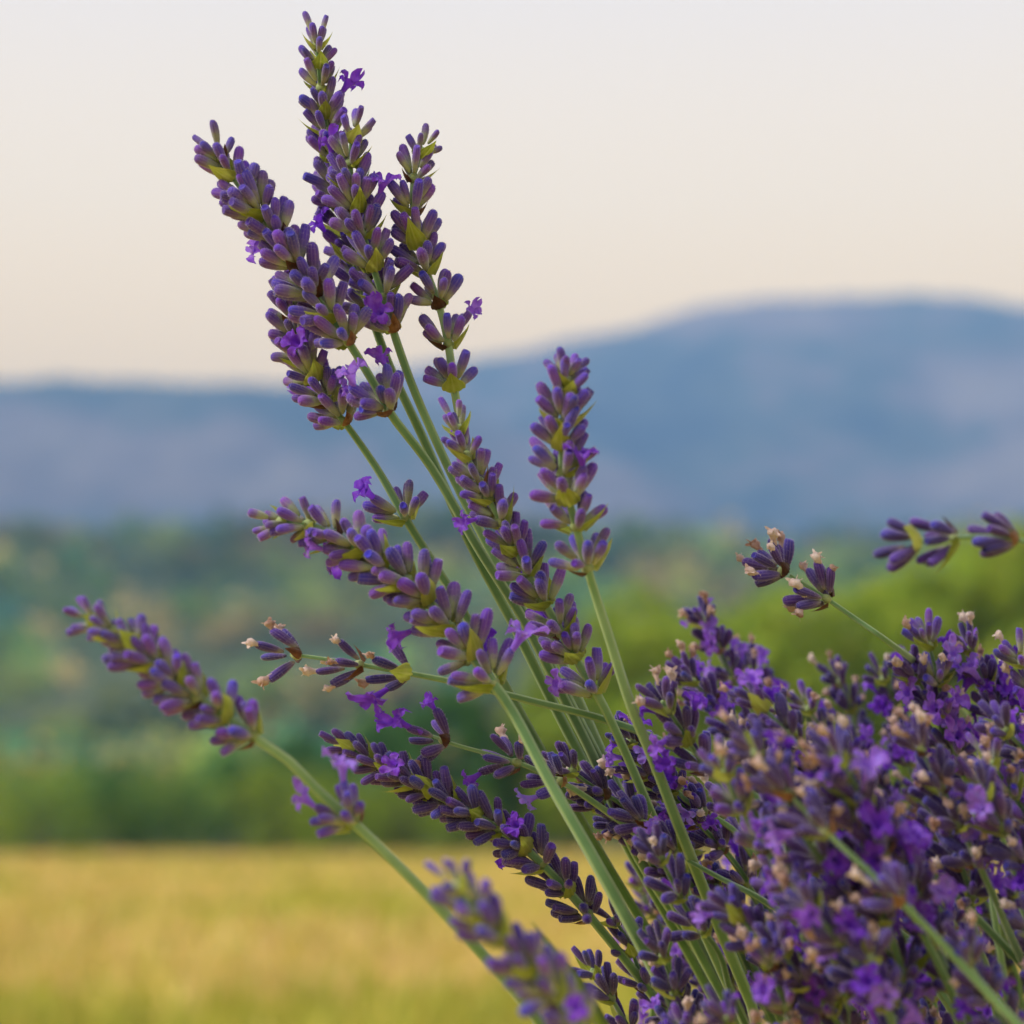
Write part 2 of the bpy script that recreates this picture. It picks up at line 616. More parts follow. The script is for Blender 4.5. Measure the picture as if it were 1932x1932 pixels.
G1, G2 = 'bushes along the far edge of the field', 'trees behind the lavender at the field edge'
for (u, d, s, kind, var) in [(-40, 90, 1.2, 'olive_bush', 0), (80, 89, 1.25, 'olive_bush', 1), (215, 91, 1.05, 'deep_bush', 0), (330, 90, 1.15, 'deep_bush', 1), (440, 92, 1.15, 'deep_bush', 0),
                             (530, 89, 1.1, 'olive_bush', 0), (640, 89, 1.0, 'olive_bush', 1), (760, 90, .9, 'olive_bush', 0), (880, 90, .8, 'olive_bush', 1)]:
    lab = 'low dark green leafy bush at the far edge of the golden field' if kind == 'deep_bush' else 'low olive green leafy bush at the far edge of the golden field'
    plant_tree('field_bush', kind, var, u, d, s, lab, 'bush', G1)
for (u, d, s, kind, var) in [(560, 108, .72, 'deep_tree', 0), (720, 102, .85, 'deep_tree', 0), (860, 99, .75, 'deep_tree', 1), (980, 104, .8, 'deep_tree', 0), (1330, 118, 1.0, 'deep_tree', 1), (1640, 125, 1.1, 'deep_tree', 1), (1890, 96, .8, 'deep_tree', 0)]:
    plant_tree('dark_tree', kind, var, u, d, s, 'dark green rounded tree behind the lavender, beyond the field', 'tree', G2)
for (u, d, s, kind, var) in [(1090, 100, .86, 'lime_tree', 0), (1225, 94, 1.12, 'lime_tree', 1), (1390, 101, 1.02, 'lime_tree', 0), (1520, 95, 1.10, 'lime_tree', 1), (1665, 101, 1.14, 'lime_tree', 0), (1800, 95, 1.32, 'lime_tree', 1), (1945, 99, 1.30, 'lime_tree', 0)]:
    plant_tree('bright_tree', kind, var, u, d, s, {
        1090: 'bright green tree between the upright lavender spike and the darker trees',
        1225: 'bright yellow-green tree directly right of the upright lavender spike stem',
        1390: 'bright yellow-green tree behind the blue-violet flower tuft topping the clump',
        1520: 'bright yellow-green tree behind the withered stalk of tan flowers',
        1665: 'bright yellow-green tree behind the bare stem of the withered stalk',
        1800: 'tall bright yellow-green tree behind the soft-focus stalk above the clump',
        1945: 'tall bright yellow-green tree at the end of the row, past the soft-focus stalk'}[u], 'tree', G2)

# ------------------------------------------------------------------ lavender pieces (metres, real size)
def bud_mesh(seed, mat, length=.0062, rad=.00118, bend=.0004, fuzz=True, mouth=False):
    rr = random.Random(seed)
    seg, prof = 20, [(0, .34), (.07, .52), (.2, .70), (.38, .88), (.56, .99), (.72, 1.0), (.85, .93), (.93, .76), (.98, .48), (1.0, .16)]
    if mouth:
        prof[-3:] = [(.95, .86), (1.0, .72), (.97, .45)]
    V, F, rb = [], [], []
    ph = rr.random() * 6.28
    for z, r in prof:
        for s in range(seg):
            th = math.tau * s / seg
            c = math.cos(10 * th)
            k = 1 + .055 * c * min(1, r * 1.2) + .04 * math.sin(3 * th + ph + z * 3)
            V.append(Vector((math.cos(th) * rad * r * k + bend * z * z, math.sin(th) * rad * r * k, length * z)))
            rb.append(max(0, c) * (1 if .05 < z < .96 else .3))
    n = len(prof)
    for i in range(n - 1):
        for s in range(seg):
            s2 = (s + 1) % seg
            F.append((i * seg + s, i * seg + s2, (i + 1) * seg + s2, (i + 1) * seg + s))
    F.append(tuple(range(seg - 1, -1, -1)))
    F.append(tuple((n - 1) * seg + s for s in range(seg)))
    mi = [0] * len(F)
    if fuzz:
        for _ in range(320):
            q = rr.randrange(0, (n - 1) * seg)
            p = V[q]
            if p.z < .0004:
                continue
            nr = Vector((p.x - bend * (p.z / length) ** 2, p.y, 0)).normalized()
            nr = (nr + Vector((rr.gauss(0, .35), rr.gauss(0, .35), rr.uniform(0, .9)))).normalized()
            if p.z > .95 * length:
                nr = (nr + Vector((0, 0, 1))).normalized()
            sd_ = nr.orthogonal().normalized() * .000018
            o = len(V)
            V += [p - sd_, p + sd_, p + nr * rr.uniform(.00018, .00042)]
            rb += [0, 0, 0]
            F.append((o, o + 1, o + 2))
            mi.append(1)
    m = mesh('bud', V, F, [mat, M['fuzz']], midx=mi)
    rib_attr(m, rb)
    return m


BUDS = {k: [bud_mesh(s * 13 + 1, M[k], .0060 + .0003 * (s % 3), .00102 + .00005 * (s % 4), .0003 * (s - 2) / 2, mouth=(s % 3 == 1)) for s in range(6)] for k in ('bud_fresh', 'bud_mature')}


def bract_mesh(seed, mat, L=.0052, W=.0026):
    rr = random.Random(seed)
    V, F, rb = [], [], []
    nu, nv = 11, 10
    for j in range(nv):
        t_ = j / (nv - 1)
        w = W * (.72 + .9 * t_ * (1 - t_)) * (1 - t_ ** 1.35) ** .9 + .00004
        for i in range(nu):
            s = i / (nu - 1) * 2 - 1
            cup = .55 * (s * w) ** 2 / W
            V.append(Vector((s * w, -cup * 1.3 + .0010 * math.sin(t_ * 2.6) - .0004 * t_ + .00022 * math.cos(s * 12.5) * (1 - t_) + .0011 * t_ ** 3, L * t_ - .0002 * rr.random() - .0009 * abs(s) * t_ * (1 - t_))))
            rb.append(max(0., math.cos(s * 12.5)))
    for j in range(nv - 1):
        for i in range(nu - 1):
            a = j * nu + i
            F.append((a, a + 1, a + nu + 1, a + nu))
    m = mesh('bract', V, F, [mat])
    rib_attr(m, rb)
    return m


BRACTS = {k: [bract_mesh(s + 5, M[k], L, W) for s, (L, W) in enumerate(((.0060, .0027), (.0052, .0030), (.0066, .0025)))] for k in ('bract', 'bract_dry')}


def node_mesh():
    V, F, _ = tube([Vector((0, 0, z)) for z in (-.0012, -.0006, 0, .0008, .0014)], [.0007, .0013, .00155, .0012, .0007], 10, 4, .12)
    return mesh('flower_whorl', V, F, [M['node']])


NODE = node_mesh()


def flower_mesh(seed):
    """two-lipped corolla on a short tube, mouth towards +Z"""
    rr = random.Random(seed)
    V, F = [], []
    seg = 14
    prof = [(-.0016, .00055), (.0006, .00062), (.0022, .0008), (.0034, .0012), (.0040, .00165)]
    for z, r in prof:
        for s in range(seg):
            th = math.tau * s / seg
            V.append(Vector((math.cos(th) * r + z * .12, math.sin(th) * r, z)))
    for i in range(len(prof) - 1):
        for s in range(seg):
            s2 = (s + 1) % seg
            F.append((i * seg + s, i * seg + s2, (i + 1) * seg + s2, (i + 1) * seg + s))
    lobes = [(.5, .0034, .0013, .15), (-.5, .0034, .0013, .15), (2.05, .0024, .0010, .7), (-2.05, .0024, .0010, .7), (3.14, .0026, .0011, .8)]
    for a, L, W, tilt in lobes:
        a += rr.uniform(-.15, .15)
        tilt += rr.uniform(-.35, .45)
        L *= rr.uniform(.75, 1.15)
        d = Vector((math.cos(a), math.sin(a), 0))
        sd_ = Vector((-math.sin(a), math.cos(a), 0))
        o = len(V)
        nu, nv = 7, 7
        wob = rr.random() * 6
        for j in range(nv):
            t_ = j / (nv - 1)
            w = W * (.62 + .55 * math.sin(math.pi * min(1, t_ * .85 + .05))) * (1 if t_ < .75 else math.sqrt(max(0, 1 - ((t_ - .75) / .25) ** 2 * .93)))
            ang = tilt + t_ * .7
            for i in range(nu):
                s = i / (nu - 1) * 2 - 1
                rad_ = .0013 + L * t_ * math.sin(ang)
                V.append(d * rad_ + sd_ * s * w + Vector((.0005, 0, .0037 + L * t_ * math.cos(ang) + (.0006 * math.sin(s * 3.5 + wob + t_ * 6) + .00025 * rr.uniform(-1, 1) - .0005 * (1 - s * s) * (t_ > .9)) * t_ + .0004 * s * s)))
        for j in range(nv - 1):
            for i in range(nu - 1):
                q = o + j * nu + i
                F.append((q, q + 1, q + nu + 1, q + nu))
    return mesh('open_flower', V, F, [M['petal']])


FLOWERS = [flower_mesh(s) for s in range(4)]


def withered_mesh(seed):
    rr = random.Random(seed)
    V, F = [], []
    path = [Vector((0, 0, -.0012))]
    for k in range(1, 8):
        path.append(path[-1] + Vector((rr.gauss(0, .00016), rr.gauss(0, .00016), .00058)))
    radii = [.00045, .00052, .0006, .00055, .0007, .0010, .00115, .0005]
    V, F, _ = tube(path, radii, 9)
    V = [v + Vector((rr.gauss(0, .00013), rr.gauss(0, .00013), rr.gauss(0, .00016))) for v in V]
    e = path[-2]
    for k in range(4):
        a = rr.random() * 6.28
        d = Vector((math.cos(a), math.sin(a), rr.uniform(-.3, .9))).normalized()
        s = d.orthogonal().normalized() * .0005
        o = len(V)
        V += [e - s, e + s, e + d * .0015 + s * .6, e + d * .0015 - s * .6, e + d * .0019]
        F += [(o, o + 1, o + 2, o + 3), (o + 3, o + 2, o + 4)]
    return mesh('withered_flower', V, F, [M['withered']])


WITHERED = [withered_mesh(s) for s in range(5)]


# ------------------------------------------------------------------ a lavender stalk
def catmull(pts, step=.0012):
    out = []
    n = len(pts)
    for i in range(n - 1):
        p0, p1, p2, p3 = pts[max(i - 1, 0)], pts[i], pts[i + 1], pts[min(i + 2, n - 1)]
        if i == 0:
            p0 = p1 * 2 - p2
        if i == n - 2:
            p3 = p2 * 2 - p1
        k = max(2, int((p2 - p1).length / step))
        for j in range(k):
            t_ = j / k
            out.append(.5 * ((2 * p1) + (p2 - p0) * t_ + (2 * p0 - 5 * p1 + 4 * p2 - p3) * t_ ** 2 + (3 * p1 - p0 - 3 * p2 + p3) * t_ ** 3))
    out.append(pts[-1])
    return out


BASE = Vector((.13, .70, 0))


def stalk(label, group, px, spike_end, remote=(), bud='bud_fresh', size=1.0, dry=.25, open_=.004, wither=0.0, nbud=(5, 6), gap=(.0042, .0074), flowers=(), seed=0, thick=1.0, spread=1.0, name='lavender_stalk', roll=0.0, tip_dry=False, young=.62, angle=(26, 74)):
    """px: control points (u, v, depth) from the tip downwards; spike_end: index
    (may be fractional) of the control point where the dense spike stops; remote: indices of lone lower whorls"""
    rr = random.Random(seed * 101 + 5)
    gsize, size = size, size * 1.15
    ctrl = [P(*p) for p in px]
    # down to the root of the bush
    last, tang = ctrl[-1], (ctrl[-1] - ctrl[-2]).normalized()
    foot = BASE + Vector((rr.gauss(0, .045), rr.gauss(0, .04), -.004))
    L = (foot - last).length
    low = []
    for k in (.2, .45, .72, 1.0):
        h00, h10, h01, h11 = 2 * k ** 3 - 3 * k ** 2 + 1, k ** 3 - 2 * k ** 2 + k, -2 * k ** 3 + 3 * k ** 2, k ** 3 - k ** 2
        low.append(last * h00 + tang * L * .8 * h10 + foot * h01 + Vector((0, 0, -1)) * L * .5 * h11)
    path = catmull(ctrl, .0015)
    ncur = len(path)
    # arc index of the control points
    idx = [0]
    for i in range(len(ctrl) - 1):
        idx.append(idx[-1] + max(2, int((ctrl[i + 1] - ctrl[i]).length / .0015)))

    def at_idx(q):
        a = int(q)
        return idx[a] if a >= len(idx) - 1 else int(idx[a] + (idx[a + 1] - idx[a]) * (q - a))
    full = path + catmull([last] + low, .012)[1:]
    root = obj(name, None, None, Matrix.Translation(foot), label=label, category='lavender', group=group)
    inv = -foot
    # stem
    rad, s = [], 0
    for i, p in enumerate(full):
        if i:
            s += (p - full[i - 1]).length
        rad.append((.00045 + .00062 * min(1, s / .06) + .0003 * min(1, max(0, s - .06) / .1)) * thick)
    k0 = min(4, len(full) - 4)
    sp, sr = [full[k0]], [rad[0]]
    for p, r in zip(full[k0 + 1:], rad[k0 + 1:]):
        if (p - sp[-1]).length > .0029 or p is full[-1]:
            sp.append(p)
            sr.append(r)
    V, F, rb = tube([p + inv for p in sp], sr, 16, 4, .13)
    sm = mesh('stem', V, F, [M['stem']])
    rib_attr(sm, rb)
    obj('stem', sm, root)
    # whorl positions: arc length from the tip
    cum = [0]
    for i in range(1, ncur):
        cum.append(cum[-1] + (path[i] - path[i - 1]).length)
    s_end = cum[min(ncur - 1, at_idx(spike_end))]
    spots, s = [], .0062 * size
    while s < s_end:
        f = min(1, s / max(s_end, .03))
        spots.append((s, f))
        s += (gap[0] + (gap[1] - gap[0]) * f ** .8) * gsize * rr.uniform(1.02, 1.3)
    for q in remote:
        spots.append((cum[min(ncur - 1, at_idx(q))], 1.0))
    made = []
    for wi, (s, f) in enumerate(spots):
        i = min(ncur - 2, int(np.searchsorted(cum, s)))
        p = path[i]
        tg = (path[max(0, i - 3)] - path[min(ncur - 1, i + 3)]).normalized()
        M3 = tg.to_track_quat('Z', 'Y').to_matrix().to_4x4()
        ns = size * (.55 + .45 * min(1, f * 2.2))
        wm = Matrix.Translation(p + inv) @ M3 @ Matrix.Rotation(roll + wi * math.pi / 2 + rr.gauss(0, .25), 4, 'Z')
        wh = obj('flower_whorl', NODE, root, wm @ Matrix.Diagonal((thick * .9, thick * .9, 1, 1)))
        wm = wh.matrix_basis.copy()
        grow = young + (1 - young) * min(1, f * 2.4)
        for side in (0, 1):
            az0 = side * math.pi + rr.gauss(0, .12)
            isdry = rr.random() < (dry * f ** .7 if not tip_dry else .9)
            bm = BRACTS['bract_dry' if isdry else 'bract'][rr.randrange(3)]
            bs = size * grow * rr.uniform(.9, 1.15) * (.72 if isdry else 1.15)
            tilt = rr.uniform(.32, .55) + .25 * f
            loc = Matrix.Rotation(az0 - math.pi / 2, 4, 'Z') @ Matrix.Translation((0, .0012 + .0009 * f, -.0012)) @ Matrix.Rotation(-tilt, 4, 'X') @ Matrix.Scale(bs, 4)
            obj('bract', bm, wh, loc)
            nb = rr.randint(*nbud)
            if f < .4 and spike_end > 1:
                nb = 3 if f < .15 else min(nb, 4 if f < .28 else 5)
            for b in range(nb):
                if nb == 1:
                    fa = 0
                else:
                    fa = (b / (nb - 1) - .5) * 2
                az = az0 + fa * 1.12 + rr.gauss(0, .16)
                pol = R(angle[0] + (angle[1] - angle[0]) * (rr.random() * .62 + .38 * f)) * spread
                if b % 2:
                    pol *= .72
                if f < .1:
                    pol *= .6
                up = rr.uniform(-.0002, .0009) + (.0014 if b % 2 else 0) + .0011 * (1 - abs(fa))
                sc = size * grow * rr.uniform(.86, 1.12)
                out = (.0009 + .0009 * f) * size
                mt = Matrix.Rotation(az, 4, 'Z') @ Matrix.Translation((out, 0, up)) @ Matrix.Rotation(pol, 4, 'Y') @ Matrix.Rotation(rr.random() * 6.28, 4, 'Z')
                made.append((wh, wm, mt, sc, f))
    # which buds carry an open flower
    tips = []
    for (wh, wm, mt, sc, f) in made:
        tips.append(proj(foot + (wm @ mt @ Vector((0, 0, .0075 * sc)))))
    opened = {}
    for (fu, fv) in flowers:
        best = min((k for k in range(len(made)) if k not in opened), key=lambda k: (tips[k][0] - fu) ** 2 + (tips[k][1] - fv) ** 2)
        opened[best] = True
    for k, (wh, wm, mt, sc, f) in enumerate(made):
        bmn = BUDS[bud][rr.randrange(6)]
        obj('bud', bmn, wh, mt @ Matrix.Diagonal((sc, sc, sc * rr.uniform(.92, 1.12), 1)))
        if k in opened or (f > .2 and rr.random() < open_):
            obj('open_flower', FLOWERS[rr.randrange(4)], wh, mt @ Matrix.Translation((0, 0, .0056 * sc)) @ Matrix.Rotation(rr.gauss(0, .35), 4, 'X') @ Matrix.Rotation(rr.gauss(0, .35), 4, 'Y') @ Matrix.Scale(size * rr.uniform(.7, 1.1), 4))
        elif rr.random() < wither:
            obj('withered_flower', WITHERED[rr.randrange(5)], wh, mt @ Matrix.Translation((0, 0, .0056 * sc)) @ Matrix.Rotation(rr.gauss(0, .3), 4, 'X') @ Matrix.Scale(size * rr.uniform(.75, 1.15), 4))
    return root


GF = 'lavender stalks standing clear of the clump'
LOW_A = [(900, 1030, .600), (985, 1165, .605), (1060, 1310, .61), (1120, 1430, .615), (1200, 1610, .625), (1320, 1800, .64), (1400, 1950, .65)]
# tallest spike
stalk('tallest lavender spike, its tip highest against the pale sky', GF,
      [(598, 26, .604), (600, 110, .604), (612, 215, .606), (632, 330, .609), (655, 430, .612), (690, 560, .614), (735, 690, .615), (800, 830, .615), (880, 1010, .612), (970, 1180, .615), (1050, 1340, .62), (1180, 1590, .63), (1300, 1800, .645), (1380, 1950, .65)],
      5.6, seed=1, roll=.3, flowers=[(600, 420)], spread=.95, gap=(.0042, .0062))
# second, thick spike in front of it
stalk('thick lavender spike close in front of the tallest spike, sharp yellow-green bracts', GF,
      [(690, 205, .598), (662, 275, .598), (668, 370, .599), (694, 470, .600), (722, 560, .601), (752, 655, .602), (785, 745, .603), (845, 880, .604), (905, 1000, .605), (985, 1150, .607), (1080, 1335, .612), (1165, 1500, .62), (1270, 1700, .63), (1390, 1930, .645)],
      5.0, seed=2, roll=1.0, size=1.05, flowers=[(625, 275), (712, 345), (745, 690)], nbud=(5, 7), gap=(.0042, .0066))
# left leaning spike
stalk('lavender spike leaning left with a lone lower whorl, brown dried bracts', GF,
      [(398, 228, .588), (415, 300, .588), (470, 375, .588), (525, 450, .589), (585, 545, .590), (640, 620, .591), (672, 668, .592), (715, 740, .593), (742, 788, .594), (815, 884, .597)] + LOW_A,
      5.7, remote=(7.85,), seed=3, roll=.6, size=1.12, dry=.6, nbud=(6, 8), gap=(.0040, .0060), flowers=[(500, 470), (660, 700), (745, 670)])
# spike behind the left one, with a remote whorl
stalk('lavender spike half hidden behind the left leaning spike, small lone whorl on its stem', GF,
      [(525, 510, .606), (545, 580, .606), (560, 640, .606), (585, 705, .606), (625, 765, .606), (660, 810, .606), (715, 890, .606), (765, 978, .606), (810, 1050, .607), (860, 1130, .608), (940, 1270, .612), (1040, 1450, .62), (1150, 1640, .632), (1280, 1850, .65), (1350, 1970, .66)],
      4.95, remote=(7.0,), seed=4, roll=.2, size=1.0, dry=.4, flowers=[(600, 740), (640, 735), (560, 635), (690, 915)], nbud=(5, 7), gap=(.0036, .0054))
# right of the top group
stalk('slender lavender spike right of the tallest, gaps of pale stem between whorls', GF,
      [(822, 232, .604), (795, 290, .604), (778, 350, .604), (782, 425, .604), (798, 490, .604), (828, 575, .604), (846, 650, .604), (855, 720, .604), (868, 790, .604), (890, 870, .605), (950, 1010, .608), (1030, 1180, .612), (1100, 1340, .618), (1200, 1560, .63), (1330, 1800, .65), (1400, 1950, .66)],
      6.3, remote=(7.3,), seed=5, roll=.9, size=1.02, dry=.5, gap=(.0056, .0074), flowers=[(872, 590)], nbud=(4, 6))
# long spike below the top group
stalk('long lavender spike with green bracts, running down behind the upright one', GF,
      [(850, 752, .582), (872, 835, .582), (905, 910, .583), (945, 985, .584), (990, 1070, .585), (1035, 1150, .586), (1085, 1240, .587), (1135, 1325, .588), (1180, 1420, .592), (1240, 1560, .60), (1320, 1740, .62), (1410, 1940, .64)],
      6.9, seed=6, roll=.5, size=1.02, dry=.25, flowers=[(985, 1085), (1058, 1285)], nbud=(5, 6))
# upright spike
stalk('upright lavender spike against the blue mountain foot, lone whorl below', GF,
      [(1090, 652, .555), (1068, 720, .555), (1062, 800, .556), (1060, 880, .557), (1078, 960, .558), (1112, 1085, .560), (1150, 1205, .563), (1190, 1330, .567), (1235, 1440, .572), (1285, 1570, .58), (1345, 1720, .60), (1420, 1900, .62)],
      4.55, remote=(4.95,), gap=(.0040, .0064), seed=7, roll=.1, size=.98, dry=.3, flowers=[(1110, 880)], nbud=(4, 6), thick=1.1)
# big diagonal spike mid left
stalk('lavender spike arching left over the dried thin stalk, thick stem', GF,
      [(470, 998, .570), (545, 984, .570), (622, 1005, .570), (700, 1055, .570), (780, 1105, .570), (850, 1185, .569), (915, 1270, .567), (968, 1345, .565), (1040, 1480, .562), (1120, 1620, .560), (1200, 1765, .560), (1290, 1932, .565), (1340, 2030, .57)],
      6.8, seed=8, roll=.7, size=1.02, dry=.3, flowers=[(748, 1215), (955, 1240), (940, 1225)], nbud=(5, 6), thick=1.2, gap=(.0048, .0072))
# far left spike
stalk('lavender spike reaching farthest left, two bud clusters lower on its stem', GF,
      [(108, 1148, .520), (190, 1180, .520), (270, 1232, .520), (350, 1300, .521), (425, 1352, .522), (500, 1405, .523), (545, 1436, .524), (600, 1492, .526), (665, 1550, .528), (780, 1662, .532), (930, 1822, .54), (1020, 1930, .55)],
      5.6, remote=(8.0,), seed=9, roll=.4, size=.93, dry=.35, flowers=[(600, 1510), (645, 1470)], nbud=(5, 6), thick=1.05)
# thin dried horizontal stalk
stalk('thin lavender stalk lying almost level, dark buds tipped with pale withered flowers', GF,
      [(500, 1232, .586), (575, 1238, .586), (690, 1256, .586), (780, 1272, .586), (880, 1292, .587), (1000, 1322, .589), (1130, 1355, .592), (1250, 1400, .60), (1420, 1500, .62), (1600, 1660, .65), (1750, 1900, .68)],
      .1, remote=(.95, 1.95, 2.9), seed=10, bud='bud_mature', size=1.08, dry=1, wither=.75, open_=0, flowers=[(715, 1305)], nbud=(2, 3), thick=.85, tip_dry=True, young=1.0, spread=.75)
# dark spike beneath
stalk('dark purple lavender spike pointing left below the level dried stalk', GF,
      [(598, 1388, .588), (660, 1412, .588), (730, 1450, .588), (820, 1500, .589), (910, 1545, .590), (990, 1600, .592), (1070, 1680, .595), (1130, 1750, .60), (1210, 1850, .61), (1290, 1960, .62)],
      6.9, seed=11, bud='bud_mature', size=.98, dry=.5, flowers=[(745, 1440), (985, 1545), (960, 1620)], nbud=(5, 6), gap=(.0046, .0072))
stalk('lavender stalk with two open violet flowers beside the dark left-pointing spike', GF,
      [(770, 1368, .592), (850, 1402, .592), (930, 1425, .593), (1010, 1452, .595), (1100, 1500, .60), (1230, 1600, .62), (1380, 1760, .64), (1480, 1940, .66)],
      .1, remote=(.95, 2.6, 3.6), seed=12, bud='bud_mature', size=1.05, dry=1, wither=.3, open_=.1, flowers=[(745, 1372), (860, 1340)], nbud=(3, 4), thick=.85, young=1.0)
# blurred one at the bottom, near
stalk('soft-focus pale lavender spike in front of the golden field at the bottom', GF,
      [(815, 1612, .455), (875, 1690, .455), (935, 1760, .456), (1000, 1830, .457), (1060, 1895, .458), (1120, 1965, .46), (1190, 2060, .47)],
      5.0, seed=13, size=.98, dry=.1, flowers=[(1090, 1905)], nbud=(4, 5), roll=.5, thick=.9, gap=(.0052, .0070))
# dried one sticking out on the right
stalk('withered lavender stalk standing out to the upper left of the clump, tan shrivelled flowers', GF,
      [(1448, 1062, .618), (1490, 1085, .618), (1560, 1130, .618), (1615, 1168, .618), (1680, 1214, .62), (1750, 1272, .66), (1850, 1400, .72), (1960, 1650, .80), (2010, 1950, .84)],
      .1, remote=(.85, 2.05), seed=14, bud='bud_mature', size=1.12, dry=1, wither=.6, open_=0, nbud=(4, 5), thick=.9, tip_dry=True, young=1.0, angle=(30, 70))
# blurred horizontal one at the right
stalk('soft-focus lavender stalk coming in from the right edge above the clump', GF,
      [(1690, 1022, .71), (1740, 1022, .71), (1800, 1015, .71), (1850, 1012, .71), (1925, 1020, .71), (2040, 1060, .71), (2250, 1250, .72), (2350, 1500, .73), (2380, 1900, .74)],
      .1, remote=(.9, 2.0, 3.9), seed=15, bud='bud_mature', size=1.35, dry=.6, open_=0, nbud=(3, 4), thick=1.0, young=1.0, angle=(20, 42))

# ------------------------------------------------------------------ the clump on the right
GC = 'lavender stalks in the dense clump'
LC = {
    'flower': 'lavender stalk in the dense clump with bright violet open flowers among dark buds',
    'wither': 'lavender stalk in the dense clump carrying pale withered flowers on dark buds',
    'bud': 'lavender stalk in the dense clump with mostly closed deep purple buds',
}
OPTS = {
    'flower': dict(open_=.32, wither=.2, dry=.8),
    'wither': dict(open_=.12, wither=.42, dry=.95),
    'bud': dict(open_=.05, wither=.12, dry=.6),
}
top = [  # tip u, v, depth, kind, lean (dx per 100 px of descent)
    (1310, 1140, .69, 'flower', 62), (1275, 1250, .66, 'wither', 95), (1225, 1290, .56, 'flower', 75), (1395, 1225, .71, 'wither', 70), (1560, 1250, .72, 'bud', 40),
    (1640, 1245, .70, 'flower', 45), (1735, 1160, .635, 'flower', 30), (1700, 1230, .64, 'wither', 60), (1810, 1180, .64, 'flower', 45), (1905, 1205, .63, 'flower', 40),
    (1850, 1260, .66, 'wither', 55), (1500, 1300, .68, 'wither', 70), (1440, 1300, .66, 'bud', 80), (1150, 1365, .60, 'flower', 120), (1180, 1430, .605, 'flower', 110),
    (1040, 1420, .60, 'bud', 140), (1090, 1490, .61, 'wither', 120), (1200, 1540, .62, 'bud', 105), (1320, 1560, .64, 'bud', -30), (1130, 1700, .60, 'bud', 60), (1090, 1790, .58, 'bud', 70),
    (1300, 1650, .66, 'flower', 90), (1390, 1770, .66, 'wither', 80), (1270, 1850, .56, 'bud', 40),
]
OWN = {
    0: 'lavender stalk with a blue-violet flower tuft, topping the clump beside the upright spike',
    1: 'lavender stalk with blue-tinged and pale dried flowers just left of the tufted one',
    2: 'lavender stalk with an open violet flower right beside the upright spike stem',
    3: 'withered lavender stalk leaning beside the blue-violet tufted one at the clump top',
    4: 'lavender stalk of closed purple buds at the clump top against the green trees',
    5: 'lavender stalk with pale violet flower standing next to the purple bud stalk, clump top',
    6: 'lavender stalk with open light violet flowers directly under the withered stalk stem',
    7: 'lavender stalk with tan dried flowers where the withered stalk enters the clump',
    8: 'lavender stalk holding a star-like open violet flower high on the clump',
    9: 'lavender stalk with ragged open flowers below the soft-focus stalk at the right edge',
    13: 'lavender stalk with large open violet flowers at the end of the level dried stalk',
    14: 'lavender stalk with crowded violet flowers under the end of the level dried stalk',
    15: 'lavender stalk of dark buds crossing behind the thick stem of the arching spike',
    16: 'lavender stalk with pale dried flowers just right of the thick arching stem',
    18: 'lavender stalk of dark buds leaning right, across the gap behind the upright stem',
    19: 'lavender stalk of closed dark buds hanging beside the thick stem above the field',
}
rc = random.Random(21)
for k in range(96):
    for _ in range(50):
        u, v = rc.uniform(1180, 2010), rc.uniform(1290, 1960)
        if v > 1330 + max(0, (1400 - u)) * 1.25:
            break
    top.append((u, v, rc.choice([rc.uniform(.62, .74), rc.uniform(.64, .78), rc.uniform(.49, .56)]), rc.choice(['flower', 'wither', 'wither', 'bud', 'flower']), rc.uniform(25, 100)))
for k, (u, v, d, kind, lean) in enumerate(top):
    ln = rc.uniform(260, 420) * .66 / d
    dx, dy = lean / 100.0, 1.0
    q = math.hypot(dx, dy)
    dx, dy = dx / q, dy / q
    pts = [(u, v, d)]
    cu, cv = u, v
    for j in range(5):
        cu += dx * ln / 4
        cv += dy * ln / 4
        dx *= .93
        pts.append((cu + rc.gauss(0, 6), cv + rc.gauss(0, 6), d + .006 * (j + 1)))
    opt = dict(OPTS[kind])
    if v > 1620:  # fewer pale flowers low down, standing in for the clump's deep shade
        opt['wither'] *= .5
        opt['open_'] *= .75
    stalk(OWN.get(k, LC[kind]), GC, pts, rc.uniform(2.6, 4.0), seed=100 + k, bud='bud_mature' if rc.random() < .85 else 'bud_fresh', size=rc.uniform(.95, 1.12),
          gap=(.0072, .0115), nbud=(4, 5), thick=.85, young=.8, angle=(28, 66), roll=rc.random() * 3, **opt)

